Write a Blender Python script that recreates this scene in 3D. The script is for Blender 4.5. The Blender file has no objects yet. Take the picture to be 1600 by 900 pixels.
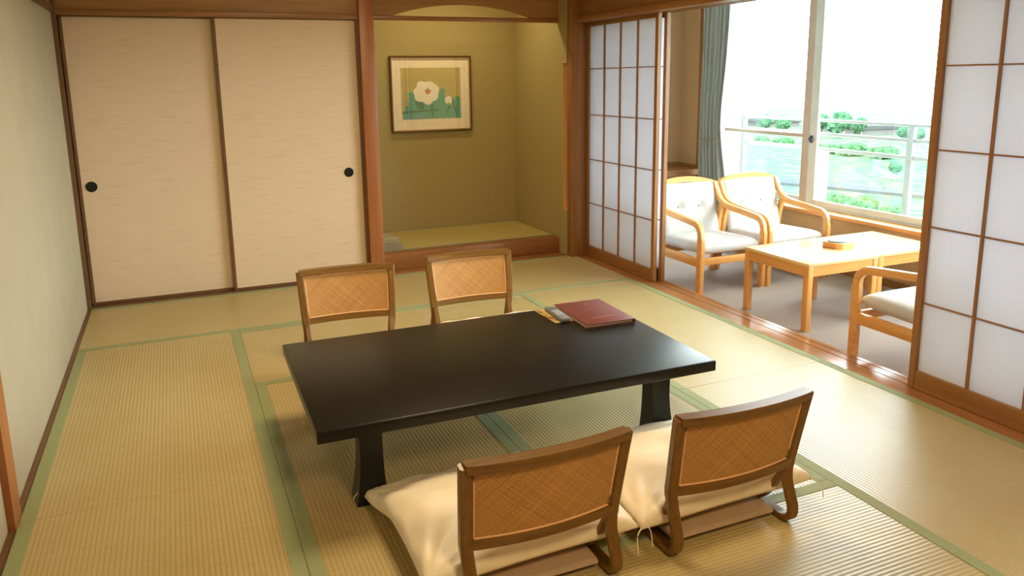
import bpy, bmesh, math, random
from mathutils import Vector, Matrix
random.seed(7)
PI = math.pi
S = bpy.context.scene
C = S.collection

# ------------------------------------------------------------------ camera
def cam_basis(yaw, pitch, roll):
    cy, sy, cp, sp = math.cos(yaw), math.sin(yaw), math.cos(pitch), math.sin(pitch)
    f = Vector((sy*cp, cy*cp, -sp)); r = Vector((cy, -sy, 0)); u = r.cross(f)
    c, s = math.cos(roll), math.sin(roll)
    return c*r + s*u, -s*r + c*u, f
cam_d = bpy.data.cameras.new('camera')
cam = bpy.data.objects.new('camera', cam_d); C.objects.link(cam)
r_, u_, f_ = cam_basis(.4074, .1959, -.0142)
cam.matrix_world = Matrix(((r_.x, u_.x, -f_.x, -2.9615), (r_.y, u_.y, -f_.y, -5.5798), (r_.z, u_.z, -f_.z, 1.4365), (0, 0, 0, 1)))
cam_d.sensor_width = 36; cam_d.lens = 1212.8/1600*36; cam_d.shift_y = -85.34/1600
cam_d.clip_start = .05; cam_d.clip_end = 3000
S.camera = cam

# ------------------------------------------------------------------ sky, lamps, added fill, exposure
S.view_settings.view_transform = 'Standard'; S.view_settings.look = 'None'
S.view_settings.gamma = 1; S.view_settings.use_curve_mapping = False
S.view_settings.exposure = 0.0
W = bpy.data.worlds.new('overcast_sky'); S.world = W; W.use_nodes = True
bgn = W.node_tree.nodes['Background']
bgn.inputs[0].default_value = (.93, .97, 1.0, 1); bgn.inputs[1].default_value = 19.0

def area(name, loc, size, power, color, rot=(0, 0, 0), size_y=None, portal=False):
    d = bpy.data.lights.new(name, 'AREA'); d.energy = power; d.color = color
    d.shape = 'RECTANGLE' if size_y else 'SQUARE'; d.size = size
    if size_y: d.size_y = size_y
    d.cycles.is_portal = portal
    o = bpy.data.objects.new(name, d); C.objects.link(o); o.location = loc; o.rotation_euler = rot
    return o
area('ceiling_lamp_light', (-1.85, -2.35, 2.34), .75, 40, (1, .77, .47))
area('entry_fill_light', (-1.9, -5.7, 2.34), .6, 46, (1, .74, .42))  # warm fill added from the entry side, no actual lamp there
area('alcove_lamp_light', (-.85, .45, 2.28), 1.0, 9, (1, .82, .45), size_y=.12)
area('window_portal', (1.98, -1.75, 1.25), 4.6, 1, (1, 1, 1), (0, PI/2, 0), size_y=4.8, portal=True)
bpy.data.objects['window_portal'].data.size = 1.9

# ------------------------------------------------------------------ helpers
def put(o, label=None, cat=None, group=None, kind=None):
    for k, v in (('label', label), ('category', cat), ('group', group), ('kind', kind)):
        if v: o[k] = v
    return o
def empty(name, loc=(0, 0, 0), rz=0, parent=None):
    o = bpy.data.objects.new(name, None); C.objects.link(o); o.location = loc; o.rotation_euler = (0, 0, rz)
    o.empty_display_size = .1; o.parent = parent
    return o
def thing(name, label, cat, loc=(0, 0, 0), rz=0, group=None):
    return put(empty(name, loc, rz), label, cat, group)
class MB:
    def __init__(s): s.bm = bmesh.new()
    def _bev(s, vs, b, seg=2):
        if b:
            es = list({e for v in vs for e in v.link_edges})
            bmesh.ops.bevel(s.bm, geom=es, offset=b, segments=seg, profile=.5, affect='EDGES', clamp_overlap=True)
    def box(s, a, b, bev=0, seg=2, mi=0, mat=None):
        x0, y0, z0 = a; x1, y1, z1 = b
        r = bmesh.ops.create_cube(s.bm, size=1)
        vs = r['verts']
        for v in vs: v.co = Vector(((x0+x1)/2+v.co.x*(x1-x0), (y0+y1)/2+v.co.y*(y1-y0), (z0+z1)/2+v.co.z*(z1-z0)))
        if mat: bmesh.ops.transform(s.bm, matrix=mat, verts=vs)
        if mi:
            for f in {f for v in vs for f in v.link_faces}: f.material_index = mi
        s._bev(vs, bev, seg); return s
    def hexa(s, p, bev=0, seg=2):      # 8 points: bottom 4 (ccw), top 4
        vs = [s.bm.verts.new(q) for q in p]
        for f in ((3, 2, 1, 0), (4, 5, 6, 7), (0, 1, 5, 4), (1, 2, 6, 5), (2, 3, 7, 6), (3, 0, 4, 7)): s.bm.faces.new([vs[i] for i in f])
        s._bev(vs, bev, seg); return s
    def prism(s, pts, axis, a, b, mi=0, bev=0):   # 2d outline extruded along axis from a to b
        def P(p, t):
            return {'x': (t, p[0], p[1]), 'y': (p[0], t, p[1]), 'z': (p[0], p[1], t)}[axis]
        lo = [s.bm.verts.new(P(p, a)) for p in pts]; hi = [s.bm.verts.new(P(p, b)) for p in pts]
        n = len(pts); fs = [s.bm.faces.new(lo[::-1]), s.bm.faces.new(hi)]
        for i in range(n): fs.append(s.bm.faces.new((lo[i], lo[(i+1) % n], hi[(i+1) % n], hi[i])))
        for f in fs: f.material_index = mi
        s._bev(lo+hi, bev, 2); return s
    def flat(s, pts, y, mi=0):      # flat polygon in an xz plane, facing -y
        f = s.bm.faces.new([s.bm.verts.new((p[0], y, p[1])) for p in pts]); f.material_index = mi
        if f.normal.y > 0: f.normal_flip()
        return s
    def cyl(s, p0, p1, r0, r1=None, n=16, mi=0):
        r1 = r0 if r1 is None else r1; p0, p1 = Vector(p0), Vector(p1); d = (p1-p0).normalized()
        a = d.orthogonal().normalized(); b = d.cross(a)
        A = [s.bm.verts.new(p0+r0*(math.cos(t)*a+math.sin(t)*b)) for t in (2*PI*i/n for i in range(n))]
        B = [s.bm.verts.new(p1+r1*(math.cos(t)*a+math.sin(t)*b)) for t in (2*PI*i/n for i in range(n))]
        fs = [s.bm.faces.new(A[::-1]), s.bm.faces.new(B)]
        for i in range(n): fs.append(s.bm.faces.new((A[i], A[(i+1) % n], B[(i+1) % n], B[i])))
        for f in fs: f.material_index = mi
        return s
    def tube(s, pts, r, n=8):
        pts = [Vector(p) for p in pts]; rings = []
        for i, p in enumerate(pts):
            t = (pts[min(i+1, len(pts)-1)]-pts[max(i-1, 0)]).normalized()
            a = Vector((0, 0, 1)) if abs(t.z) < .9 else Vector((1, 0, 0)); a = (a-t*a.dot(t)).normalized(); b = t.cross(a)
            rr = r[i] if isinstance(r, (list, tuple)) else r
            rings.append([s.bm.verts.new(p+rr*(math.cos(q)*a+math.sin(q)*b)) for q in (2*PI*k/n for k in range(n))])
        for A, B in zip(rings, rings[1:]):
            for k in range(n): s.bm.faces.new((A[k], A[(k+1) % n], B[(k+1) % n], B[k]))
        s.bm.faces.new(rings[0][::-1]); s.bm.faces.new(rings[-1]); return s
    def sweep(s, path, wx, th, ctr=0):
        """rectangular bent-wood strip: path of (x,y,z) in a plane of about constant x; wx wide in x, th thick across the path (may be lists)"""
        n = len(path); rings = []
        for i, p in enumerate(path):
            p = Vector(p); a = Vector(path[max(i-1, 0)]); b = Vector(path[min(i+1, n-1)])
            t = (b-a); t.x = 0; t.normalize(); nn = Vector((0, -t.z, t.y))
            w = (wx[i] if isinstance(wx, list) else wx)/2; h = (th[i] if isinstance(th, list) else th)/2
            c = min(w, h)*.35
            prof = ((-w+c, -h), (w-c, -h), (w, -h+c), (w, h-c), (w-c, h), (-w+c, h), (-w, h-c), (-w, -h+c))
            rings.append([s.bm.verts.new(p+Vector((u, 0, 0))+nn*v) for u, v in prof])
        for A, B in zip(rings, rings[1:]):
            for k in range(8): s.bm.faces.new((A[k], A[(k+1) % 8], B[(k+1) % 8], B[k]))
        s.bm.faces.new(rings[0][::-1]); s.bm.faces.new(rings[-1]); return s
    def grid(s, nu, nv, fn, closed_u=False):
        V = [[s.bm.verts.new(fn(i/(nu if closed_u else nu-1), j/(nv-1))) for j in range(nv)] for i in range(nu)]
        for i in range(nu if closed_u else nu-1):
            for j in range(nv-1):
                k = (i+1) % nu
                s.bm.faces.new((V[i][j], V[k][j], V[k][j+1], V[i][j+1]))
        return s
    def build(s, name, mats, parent=None, smooth=40, fix=True):
        if fix: bmesh.ops.recalc_face_normals(s.bm, faces=s.bm.faces)
        me = bpy.data.meshes.new(name); s.bm.to_mesh(me); s.bm.free()
        for m in (mats if isinstance(mats, (list, tuple)) else [mats]): me.materials.append(m)
        if smooth:
            me.shade_smooth(); me.set_sharp_from_angle(angle=math.radians(smooth))
        o = bpy.data.objects.new(name, me); C.objects.link(o); o.parent = parent
        return o
def box(name, a, b, m, parent=None, bev=0.0, loc=None):
    return MB().box(a, b, bev).build(name, m, parent)
def struct(o, label=None):
    return put(o, label, None, None, 'structure')
def copy_tree(o, parent=None):
    c = o.copy(); C.objects.link(c); c.parent = parent
    for ch in list(o.children): copy_tree(ch, c)
    return c
def catmull(pts, k=6):
    P = [Vector(p) for p in pts]; P = [2*P[0]-P[1]]+P+[2*P[-1]-P[-2]]; out = []
    for i in range(1, len(P)-2):
        for j in range(k):
            t = j/k
            out.append(.5*((2*P[i])+(-P[i-1]+P[i+1])*t+(2*P[i-1]-5*P[i]+4*P[i+1]-P[i+2])*t*t+(-P[i-1]+3*P[i]-3*P[i+1]+P[i+2])*t**3))
    out.append(P[-2]); return out

# ------------------------------------------------------------------ materials
def srgb(r, g, b):
    f = lambda c: (c/255/12.92) if c/255 <= .04045 else ((c/255+.055)/1.055)**2.4
    return (f(r), f(g), f(b), 1)
def newmat(name):
    m = bpy.data.materials.new(name); m.use_nodes = True; nt = m.node_tree
    return m, nt, nt.nodes['Principled BSDF']
def nd(nt, t, **kw):
    n = nt.nodes.new(t)
    for k, v in kw.items(): setattr(n, k, v)
    return n
def coords(nt, scale=(1, 1, 1), rot=(0, 0, 0)):
    tc = nd(nt, 'ShaderNodeTexCoord'); mp = nd(nt, 'ShaderNodeMapping')
    mp.inputs['Scale'].default_value = scale; mp.inputs['Rotation'].default_value = rot
    nt.links.new(tc.outputs['Object'], mp.inputs[0]); return mp.outputs[0]
def ramp(nt, fac, stops):
    r = nd(nt, 'ShaderNodeValToRGB'); e = r.color_ramp.elements
    while len(e) < len(stops): e.new(.5)
    for el, (p, c) in zip(e, stops): el.position = p; el.color = c
    nt.links.new(fac, r.inputs[0]); return r.outputs[0]
def noise(nt, vec, scale, detail=3, rough=.5):
    n = nd(nt, 'ShaderNodeTexNoise'); n.inputs['Scale'].default_value = scale; n.inputs['Detail'].default_value = detail
    n.inputs['Roughness'].default_value = rough
    nt.links.new(vec, n.inputs['Vector']); return n.outputs[0]
def bump(nt, h, bs, strength=.3, dist=.002):
    b = nd(nt, 'ShaderNodeBump'); b.inputs['Strength'].default_value = strength; b.inputs['Distance'].default_value = dist
    nt.links.new(h, b.inputs['Height']); nt.links.new(b.outputs[0], bs.inputs['Normal'])
def wood(name, c1, c2, axis='x', rough=.42, gs=1.0, spec=.5, coat=0):
    m, nt, bs = newmat(name); k = {'x': (1.2, 26, 26), 'y': (26, 1.2, 26), 'z': (26, 26, 1.2)}[axis]
    v = coords(nt, tuple(q*gs for q in k))
    n = noise(nt, v, 1.6, 4, .6); col = ramp(nt, n, [(.3, c1), (.7, c2)])
    nt.links.new(col, bs.inputs['Base Color']); bs.inputs['Roughness'].default_value = rough
    bs.inputs['Specular IOR Level'].default_value = spec
    if coat: bs.inputs['Coat Weight'].default_value = coat; bs.inputs['Coat Roughness'].default_value = .12
    bump(nt, n, bs, .12, .001); return m
def plain(name, c, rough=.6, metal=0, var=.06, ns=8, spec=.5, bumpy=0, bscale=200):
    m, nt, bs = newmat(name); v = coords(nt)
    n = noise(nt, v, ns, 3)
    c0 = tuple(max(0, q*(1-var)) for q in c[:3])+(1,); c1 = tuple(min(1, q*(1+var)) for q in c[:3])+(1,)
    nt.links.new(ramp(nt, n, [(.3, c0), (.7, c1)]), bs.inputs['Base Color'])
    bs.inputs['Roughness'].default_value = rough; bs.inputs['Metallic'].default_value = metal
    bs.inputs['Specular IOR Level'].default_value = spec
    if bumpy: bump(nt, noise(nt, v, bscale, 2), bs, bumpy, .002)
    return m
def glass(name, tint=(.95, 1, .99, 1), gloss=.08, rough=.0):
    m, nt, bs = newmat(name); nt.nodes.remove(bs); out = nt.nodes['Material Output']
    t = nd(nt, 'ShaderNodeBsdfTransparent'); g = nd(nt, 'ShaderNodeBsdfGlossy'); mx = nd(nt, 'ShaderNodeMixShader')
    t.inputs[0].default_value = tint; g.inputs['Roughness'].default_value = rough
    lw = nd(nt, 'ShaderNodeLayerWeight'); lw.inputs[0].default_value = .5
    pw_ = nd(nt, 'ShaderNodeMath', operation='POWER'); pw_.inputs[1].default_value = 4; nt.links.new(lw.outputs['Facing'], pw_.inputs[0])
    fr = nd(nt, 'ShaderNodeMath', operation='MULTIPLY_ADD'); fr.inputs[1].default_value = .5; fr.inputs[2].default_value = gloss/2; nt.links.new(pw_.outputs[0], fr.inputs[0])
    nt.links.new(fr.outputs[0], mx.inputs[0]); nt.links.new(t.outputs[0], mx.inputs[1]); nt.links.new(g.outputs[0], mx.inputs[2])
    nt.links.new(mx.outputs[0], out.inputs[0]); return m
def tatami(name, axis):   # ribs run along axis
    m, nt, bs = newmat(name)
    tc = nd(nt, 'ShaderNodeTexCoord'); sep = nd(nt, 'ShaderNodeSeparateXYZ'); nt.links.new(tc.outputs['Object'], sep.inputs[0])
    across = sep.outputs['Y' if axis == 'x' else 'X']; along = sep.outputs['X' if axis == 'x' else 'Y']
    def wave(src, period):
        mu = nd(nt, 'ShaderNodeMath', operation='MULTIPLY'); mu.inputs[1].default_value = 2*PI/period; nt.links.new(src, mu.inputs[0])
        si = nd(nt, 'ShaderNodeMath', operation='SINE'); nt.links.new(mu.outputs[0], si.inputs[0])
        ad = nd(nt, 'ShaderNodeMath', operation='MULTIPLY_ADD'); ad.inputs[1].default_value = .5; ad.inputs[2].default_value = .5
        nt.links.new(si.outputs[0], ad.inputs[0]); return ad.outputs[0]
    w = wave(across, .0155)
    sc = (3, 260, 1) if axis == 'y' else (260, 3, 1)
    sc2 = (10, 420, 1) if axis == 'y' else (420, 10, 1)
    n1 = noise(nt, coords(nt, sc2), 1, 2); n2 = noise(nt, coords(nt), 1.7, 3)
    base = ramp(nt, n1, [(.25, srgb(187, 168, 115)), (.75, srgb(207, 190, 140))])
    big = ramp(nt, n2, [(.3, (.90, .86, .76, 1)), (.7, (1, 1, 1, 1))])
    mx = nd(nt, 'ShaderNodeMix', data_type='RGBA', blend_type='MULTIPLY'); mx.inputs[0].default_value = 1
    nt.links.new(base, mx.inputs[6]); nt.links.new(big, mx.inputs[7])
    gro = ramp(nt, w, [(.0, (.78, .76, .70, 1)), (.4, (1, 1, 1, 1))])
    m2 = nd(nt, 'ShaderNodeMix', data_type='RGBA', blend_type='MULTIPLY'); m2.inputs[0].default_value = 1
    nt.links.new(mx.outputs[2], m2.inputs[6]); nt.links.new(gro, m2.inputs[7])
    nt.links.new(m2.outputs[2], bs.inputs['Base Color'])
    bs.inputs['Roughness'].default_value = .38; bs.inputs['Specular IOR Level'].default_value = .75
    bump(nt, w, bs, .32, .002); return m
def woven(name, c1, c2):
    m, nt, bs = newmat(name)
    cols = []
    for sgn in (1, -1):
        v = coords(nt, (1, 1, 1), (0, sgn*PI/4*1.05, 0))
        v2 = nd(nt, 'ShaderNodeMapping'); v2.inputs['Scale'].default_value = (230, 1, 2.5); nt.links.new(v, v2.inputs[0])
        cols.append(noise(nt, v2.outputs[0], 1, 2)); 
    ck = nd(nt, 'ShaderNodeTexChecker'); ck.inputs['Scale'].default_value = 160
    nt.links.new(coords(nt, (1, 0, 1), (0, PI/4, 0)), ck.inputs['Vector'])
    mx = nd(nt, 'ShaderNodeMix', data_type='FLOAT'); nt.links.new(ck.outputs['Fac'], mx.inputs[0]); nt.links.new(cols[0], mx.inputs[2]); nt.links.new(cols[1], mx.inputs[3])
    nt.links.new(ramp(nt, mx.outputs[0], [(.3, c1), (.68, c2)]), bs.inputs['Base Color'])
    bs.inputs['Roughness'].default_value = .5; bump(nt, mx.outputs[0], bs, .35, .002); return m

M = {}
for ax in 'xyz':
    M['trim'+ax] = wood('cypress_trim_'+ax, srgb(140, 95, 52), srgb(164, 115, 66), ax, .38)
    M['dark'+ax] = wood('brown_frame_'+ax, srgb(96, 66, 40), srgb(122, 84, 50), ax, .45)
    M['beech'+ax] = wood('light_beech_'+ax, srgb(214, 150, 82), srgb(232, 172, 100), ax, .3, 1.2)
    M['zai'+ax] = wood('walnut_bentwood_'+ax, srgb(106, 73, 28), srgb(134, 94, 40), ax, .3, 1.6)
M['board'] = wood('ranma_board', srgb(150, 106, 54), srgb(174, 128, 70), 'x', .45, .8)
M['boardy'] = wood('ranma_board_y', srgb(136, 94, 50), srgb(158, 112, 62), 'y', .45, .8)
M['post'] = wood('red_cedar_post', srgb(152, 92, 52), srgb(172, 108, 62), 'z', .35, .8)
M['kamachi'] = wood('alcove_sill_wood', srgb(142, 90, 46), srgb(162, 106, 58), 'x', .3, .9)
M['wall'] = plain('sand_plaster_beige', srgb(176, 165, 140), .85, var=.035, ns=5, bumpy=.25, bscale=260)
M['wall_alcove'] = plain('sand_plaster_olive', srgb(174, 158, 106), .85, var=.05, ns=60, bumpy=.4, bscale=320)
M['wall_sun'] = plain('vinyl_wall_beige', srgb(192, 162, 122), .8, var=.03, bumpy=.15, bscale=150)
M['ceil'] = plain('ceiling_board', srgb(190, 160, 110), .7)
M['tatx'] = tatami('tatami_ribs_x', 'x'); M['taty'] = tatami('tatami_ribs_y', 'y')
M['heri'] = plain('green_cloth_border', srgb(154, 162, 118), .7, var=.06, ns=300, bumpy=.3, bscale=500)
M['heri_toko'] = plain('grey_mat_border', srgb(150, 148, 128), .7, ns=200)
M['tatfine'] = plain('smooth_alcove_matting', srgb(192, 174, 108), .55, var=.05, ns=40, bumpy=.2, bscale=400)
M['pull'] = plain('black_door_pull', srgb(40, 42, 38), .35, .6)
M['lacquer'] = None
m, nt, bs = newmat('black_lacquer'); bs.inputs['Base Color'].default_value = srgb(30, 26, 22)
bs.inputs['Roughness'].default_value = .3; bs.inputs['Specular IOR Level'].default_value = .32
n_ = noise(nt, coords(nt), 900, 2); nt.links.new(ramp(nt, n_, [(.35, srgb(18, 18, 16)), (.7, srgb(33, 31, 25))]), bs.inputs['Base Color'])
M['lacquer'] = m
m, nt, bs = newmat('fusuma_paper')     # pale paper with faint cloud bands
n_ = noise(nt, coords(nt, (1.6, 1, 11)), 3.2, 4, .6)
nt.links.new(ramp(nt, n_, [(.3, srgb(214, 189, 155)), (.5, srgb(222, 198, 164)), (.7, srgb(218, 194, 159))]), bs.inputs['Base Color'])
bs.inputs['Roughness'].default_value = .7; M['fusuma'] = m
m, nt, bs = newmat('shoji_paper'); nt.nodes.remove(bs)
df = nd(nt, 'ShaderNodeBsdfDiffuse'); tr = nd(nt, 'ShaderNodeBsdfTranslucent'); mx = nd(nt, 'ShaderNodeMixShader'); mx.inputs[0].default_value = .55
n_ = noise(nt, coords(nt, (40, 40, 14)), 3, 4)
col = ramp(nt, n_, [(.2, srgb(240, 242, 248)), (.8, srgb(243, 245, 250))])
nt.links.new(col, df.inputs[0]); nt.links.new(col, tr.inputs[0])
nt.links.new(df.outputs[0], mx.inputs[1]); nt.links.new(tr.outputs[0], mx.inputs[2]); nt.links.new(mx.outputs[0], nt.nodes['Material Output'].inputs[0])
M['shoji'] = m
M['glass'] = glass('window_glass')
M['railglass'] = glass('balcony_glass', (.88, 1, .96, 1))
M['picglass'] = glass('picture_glass', (1, 1, 1, 1))
M['alu'] = plain('bronze_aluminium', srgb(196, 176, 162), .4, .1)
M['alul'] = plain('silver_aluminium', srgb(214, 220, 220), .35, .1)
M['rail'] = plain('pale_grey_painted_metal', srgb(118, 124, 124), .5, ns=3, var=.02)
M['white'] = plain('white_painted_metal', srgb(226, 230, 230), .5, ns=3, var=.02)
M['conc'] = plain('balcony_concrete', srgb(205, 206, 204), .8)
M['carpet'] = plain('loop_carpet', srgb(160, 146, 138), .95, var=.22, ns=150, bumpy=.6, bscale=260)
M['uph'] = plain('pale_grey_upholstery', srgb(196, 192, 190), .9, var=.05, ns=180, bumpy=.25, bscale=400)
M['zab'] = plain('cream_cushion_cloth', srgb(250, 236, 208), .55, var=.03, ns=20, bumpy=.1, bscale=300)
M['seatpad'] = plain('tan_seat_board', srgb(176, 150, 120), .6)
M['cane'] = woven('woven_cane', srgb(160, 112, 56), srgb(206, 156, 94))
M['pipe'] = plain('pale_cane_piping', srgb(238, 190, 138), .5)
M['vinyl'] = plain('maroon_leatherette', srgb(116, 62, 58), .38, var=.07, ns=60, bumpy=.15, bscale=500)
M['page'] = plain('paper_pages', srgb(226, 214, 192), .8)
M['gold'] = plain('gold_stamp', srgb(196, 142, 96), .4, .3)
M['remote'] = plain('grey_plastic', srgb(120, 124, 124), .4)
M['btn'] = plain('pale_buttons', srgb(176, 184, 192), .5)
M['btnd'] = plain('dark_buttons', srgb(70, 76, 86), .5)
m, nt, bs = newmat('printed_card'); vo = nd(nt, 'ShaderNodeTexVoronoi'); vo.inputs['Scale'].default_value = 42
nt.links.new(coords(nt), vo.inputs['Vector']); nt.links.new(ramp(nt, vo.outputs['Color'], [(.2, srgb(198, 176, 110)), (.55, srgb(190, 160, 88)), (.8, srgb(140, 98, 62))]), bs.inputs['Base Color']); M['card'] = m
M['curtain'] = plain('grey_green_curtain', srgb(176, 182, 178), .85, var=.05, ns=30, bumpy=.1)
M['cloth1'] = plain('folded_cloth_grey', srgb(150, 140, 112), .9, var=.2, ns=120)
M['cloth2'] = plain('folded_cloth_tan', srgb(168, 154, 122), .9, var=.15, ns=120)
M['bluegl'] = plain('blue_glass', srgb(96, 150, 170), .12)
M['frame'] = plain('bronze_picture_frame', srgb(96, 74, 40), .3, .5)
M['framel'] = plain('gold_picture_slip', srgb(206, 168, 108), .35, .3)
for k, c in dict(matb=(250, 238, 206), art=(196, 178, 98), teal=(96, 172, 142), teald=(74, 132, 100), petal=(250, 244, 226), orange=(206, 140, 70), lime=(190, 196, 84), blue=(110, 168, 168)).items():
    M[k] = plain('print_'+k, srgb(*c), .7, var=.05, ns=14)
M['leaf'] = plain('tree_leaves', srgb(52, 84, 62), .9, var=.3, ns=1.2)
M['bush'] = plain('bush_leaves', srgb(54, 88, 58), .9, var=.3, ns=1.2)
M['bark'] = plain('tree_bark', srgb(150, 140, 128), .9)
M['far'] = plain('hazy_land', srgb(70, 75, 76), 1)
M['bld'] = plain('white_render', srgb(84, 84, 84), .8)
M['roofm'] = plain('pale_roof', srgb(60, 62, 64), .8)
M['road'] = plain('pale_road', srgb(62, 60, 68), .9)
m, nt, bs = newmat('meadow'); n_ = noise(nt, coords(nt, (.5, .16, 1), (0, 0, .35)), 3, 6, .65)
nt.links.new(ramp(nt, n_, [(.38, srgb(48, 78, 58)), (.49, srgb(58, 84, 66)), (.56, srgb(82, 90, 66)), (.66, srgb(86, 88, 84))]), bs.inputs['Base Color']); bs.inputs['Roughness'].default_value = 1; M['meadow'] = m
for k in ('meadow', 'leaf', 'bush', 'bark', 'far', 'bld', 'roofm', 'road'): M[k].node_tree.nodes['Principled BSDF'].inputs['Specular IOR Level'].default_value = 0

# ------------------------------------------------------------------ room shell
XL, H = -3.575, 1.862
HC = 2.42
fl = MB().box((XL-.1, -4.6, -.16), (0, .13, -.045)).build('floor', M['darkx']); struct(fl, 'tatami floor of the room, laid with ten mats')
xs = [XL+.022, -2.707, -1.816, -.902, 0.0]; ys = [0.0, -.905, -1.838, -2.748, -3.659, -4.57]
def mat(x0, x1, y0, y1, ax):       # y0 > y1
    g = .0005; B = .048
    t = MB().box((x0+g, y1+g, -.045), (x1-g, y0-g, 0.0), .001, 1).build('tatami_mat', M['tat'+ax], fl)
    b = .0016
    if ax == 'y':
        for a, c in ((x0+g, x0+B), (x1-B, x1-g)): MB().box((a, y1+g, -.02), (c, y0-g, b), .001, 1).build('cloth_border', M['heri'], t)
    else:
        for a, c in ((y1+g, y1+B), (y0-B, y0-g)): MB().box((x0+g, a, -.02), (x1-g, c, b), .001, 1).build('cloth_border', M['heri'], t)
mat(xs[0], xs[2], ys[0], ys[1], 'x'); mat(xs[2], xs[4], ys[0], ys[1], 'x')
mat(xs[0], xs[1], ys[1], ys[3], 'y'); mat(xs[0], xs[1], ys[3], ys[5], 'y')
mat(xs[3], xs[4], ys[1], ys[3], 'y'); mat(xs[3], xs[4], ys[3], ys[5], 'y')
mat(xs[1], xs[3], ys[1], ys[2], 'x')
mat(xs[1], xs[2], ys[2], ys[4], 'y'); mat(xs[2], xs[3], ys[2], ys[4], 'y')
mat(xs[1], xs[3], ys[4], ys[5], 'x')
struct(box('floor_entry', (XL-.1, -7.0, -.16), (.2, -4.6, -.002), M['darkx']), 'plank floor of the entry behind the camera')

struct(box('wall_left', (XL-.12, -7.0, -.16), (XL, .2, HC), M['wall']), 'beige plaster wall on the left')
struct(box('baseboard_left', (XL, -7.0, -.05), (XL+.021, 0, .006), M['darky']), 'thin brown wood strip along the foot of the left wall')
struct(box('trim_1', (XL, -2.69, 1.873), (XL+.018, 0, 1.912), M['darky']), 'brown picture rail on the left wall')
struct(box('trim_2', (XL, -.022, .0), (XL+.024, 0.0, HC), M['darkz']), 'thin corner strip between left wall and sliding doors')
struct(box('trim_3', (XL, -2.80, .0), (XL+.022, -2.69, HC), M['post']), 'upright orange wood post on the left wall')
struct(box('wall_rear', (XL-.12, -7.12, -.16), (.25, -7.0, HC), M['wall']))
struct(box('ceiling', (XL-.12, -7.12, HC), (.12, 1.2, HC+.1), M['ceil']))

# back wall with the sliding doors
PX0, PX1 = -1.706, -1.604
struct(box('trim_4', (XL, 0.0, -.05), (PX0, .11, .008), M['darkx'], bev=.002), 'brown bottom track under the sliding doors')
k5 = MB().box((XL, -.012, H), (PX0, .015, H+.036), .003).box((XL, .043, H), (PX0, .05, H+.036)).box((XL, .085, H), (PX0, .11, H+.036)).box((XL, -.005, H+.015), (PX0, .11, H+.036)).build('trim_5', M['trimx'])
struct(k5, 'light brown lintel rail over the sliding doors')
struct(box('trim_6', (XL, .012, H+.036), (PX0, .05, 2.16), M['board']), 'wide brown transom board above the sliding doors')
struct(box('wall_back', (XL-.12, .05, 1.9), (PX0, .15, HC), M['wall']), 'plaster above the sliding doors')
struct(box('wall_closet', (XL-.12, .15, -.16), (PX0, .25, HC), M['wall']))
struct(box('trim_7', (PX0, -.04, -.05), (PX1, .13, HC), M['post'], bev=.003), 'square reddish alcove post left of the alcove')
def fusuma(name, x0, x1, y, hx, label):
    d = empty(name, ((x0+x1)/2, y, .009)); struct(d, label); w = (x1-x0)/2; h = H+.012-.009; f = .019; t = .019
    MB().box((-w+f, -t/2+.002, f), (w-f, t/2-.002, h-f)).build('paper_panel', M['fusuma'], d)
    for s in (-1, 1):
        a = sorted((s*w, s*(w-f))); MB().box((a[0], -t/2-.002, 0), (a[1], t/2+.002, h), .002, 1).build('stile', M['darkz'], d)
    MB().box((-w+f, -t/2-.001, 0), (w-f, t/2+.001, f), .001, 1).build('bottom_rail', M['darkx'], d)
    MB().box((-w+f, -t/2-.001, h-f), (w-f, t/2+.001, h), .001, 1).build('top_rail', M['darkx'], d)
    p = MB(); R = .034; z = .785; X = hx-(x0+x1)/2; n = 28
    prof = [(R, -.001), (R, .003), (R*.88, .0036), (R*.8, .0006), (0.0005, .0003)]
    p.grid(n, len(prof), lambda u, v: (X+prof[round(v*4)][0]*math.cos(2*PI*u), -t/2-prof[round(v*4)][1]+.0015, z+prof[round(v*4)][0]*math.sin(2*PI*u)), True)
    p.build('door_pull', M['pull'], d)
fusuma('door_1', XL+.026, -2.625, .068, -3.475, 'left sliding door of cream paper, rear track, round black pull at its left')
fusuma('door_2', -2.665, PX0+.0, .03, -1.822, 'right sliding door of cream paper, front track, round black pull at its right')
struct(box('trim_8', (PX0-.022, -.004, .008), (PX0, .016, H), M['darkz']), 'dark jamb strip beside the alcove post')

# alcove
AX, AY = -.065, 1.03
struct(box('floor_alcove_step', (PX1, .0, -.06), (.0, .13, .008), M['kamachi'], bev=.002), 'low floor board in front of the alcove')
struct(box('trim_9', (PX1, .13, -.02), (AX, .235, .132), M['kamachi'], bev=.003), 'reddish raised front sill of the alcove')
fa = struct(box('floor_alcove', (PX1, .235, -.1), (AX, AY, .1), M['darkx']), 'raised alcove floor with a fine mat')
t = MB().box((PX1, .238, .1), (AX-.004, AY, .132), .002, 1).build('alcove_mat', M['tatfine'], fa)
for a, c in ((.238, .262), (AY-.026, AY)): MB().box((PX1, a, .11), (AX-.004, c, .1335)).build('cloth_border', M['heri_toko'], t)
struct(box('wall_alcove_back', (PX1-.02, AY, -.1), (.17, AY+.1, HC), M['wall_alcove']), 'olive plaster back wall of the alcove')
struct(box('wall_alcove_left', (PX1-.1, .13, -.1), (PX1, AY, HC), M['wall_alcove']))
SL0, SL1, SZ0, SZ1 = .002, .062, .375, 1.565
w = MB()
w.box((AX, SL1, -.1), (.105, AY, HC)); w.box((AX, -.0, -.1), (.105, SL1, SZ0)); w.box((AX, -.0, SZ1), (.105, SL1, HC))
struct(w.build('wall_alcove_right', M['wall_alcove']), 'olive plaster side wall of the alcove with a tall slit')
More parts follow.
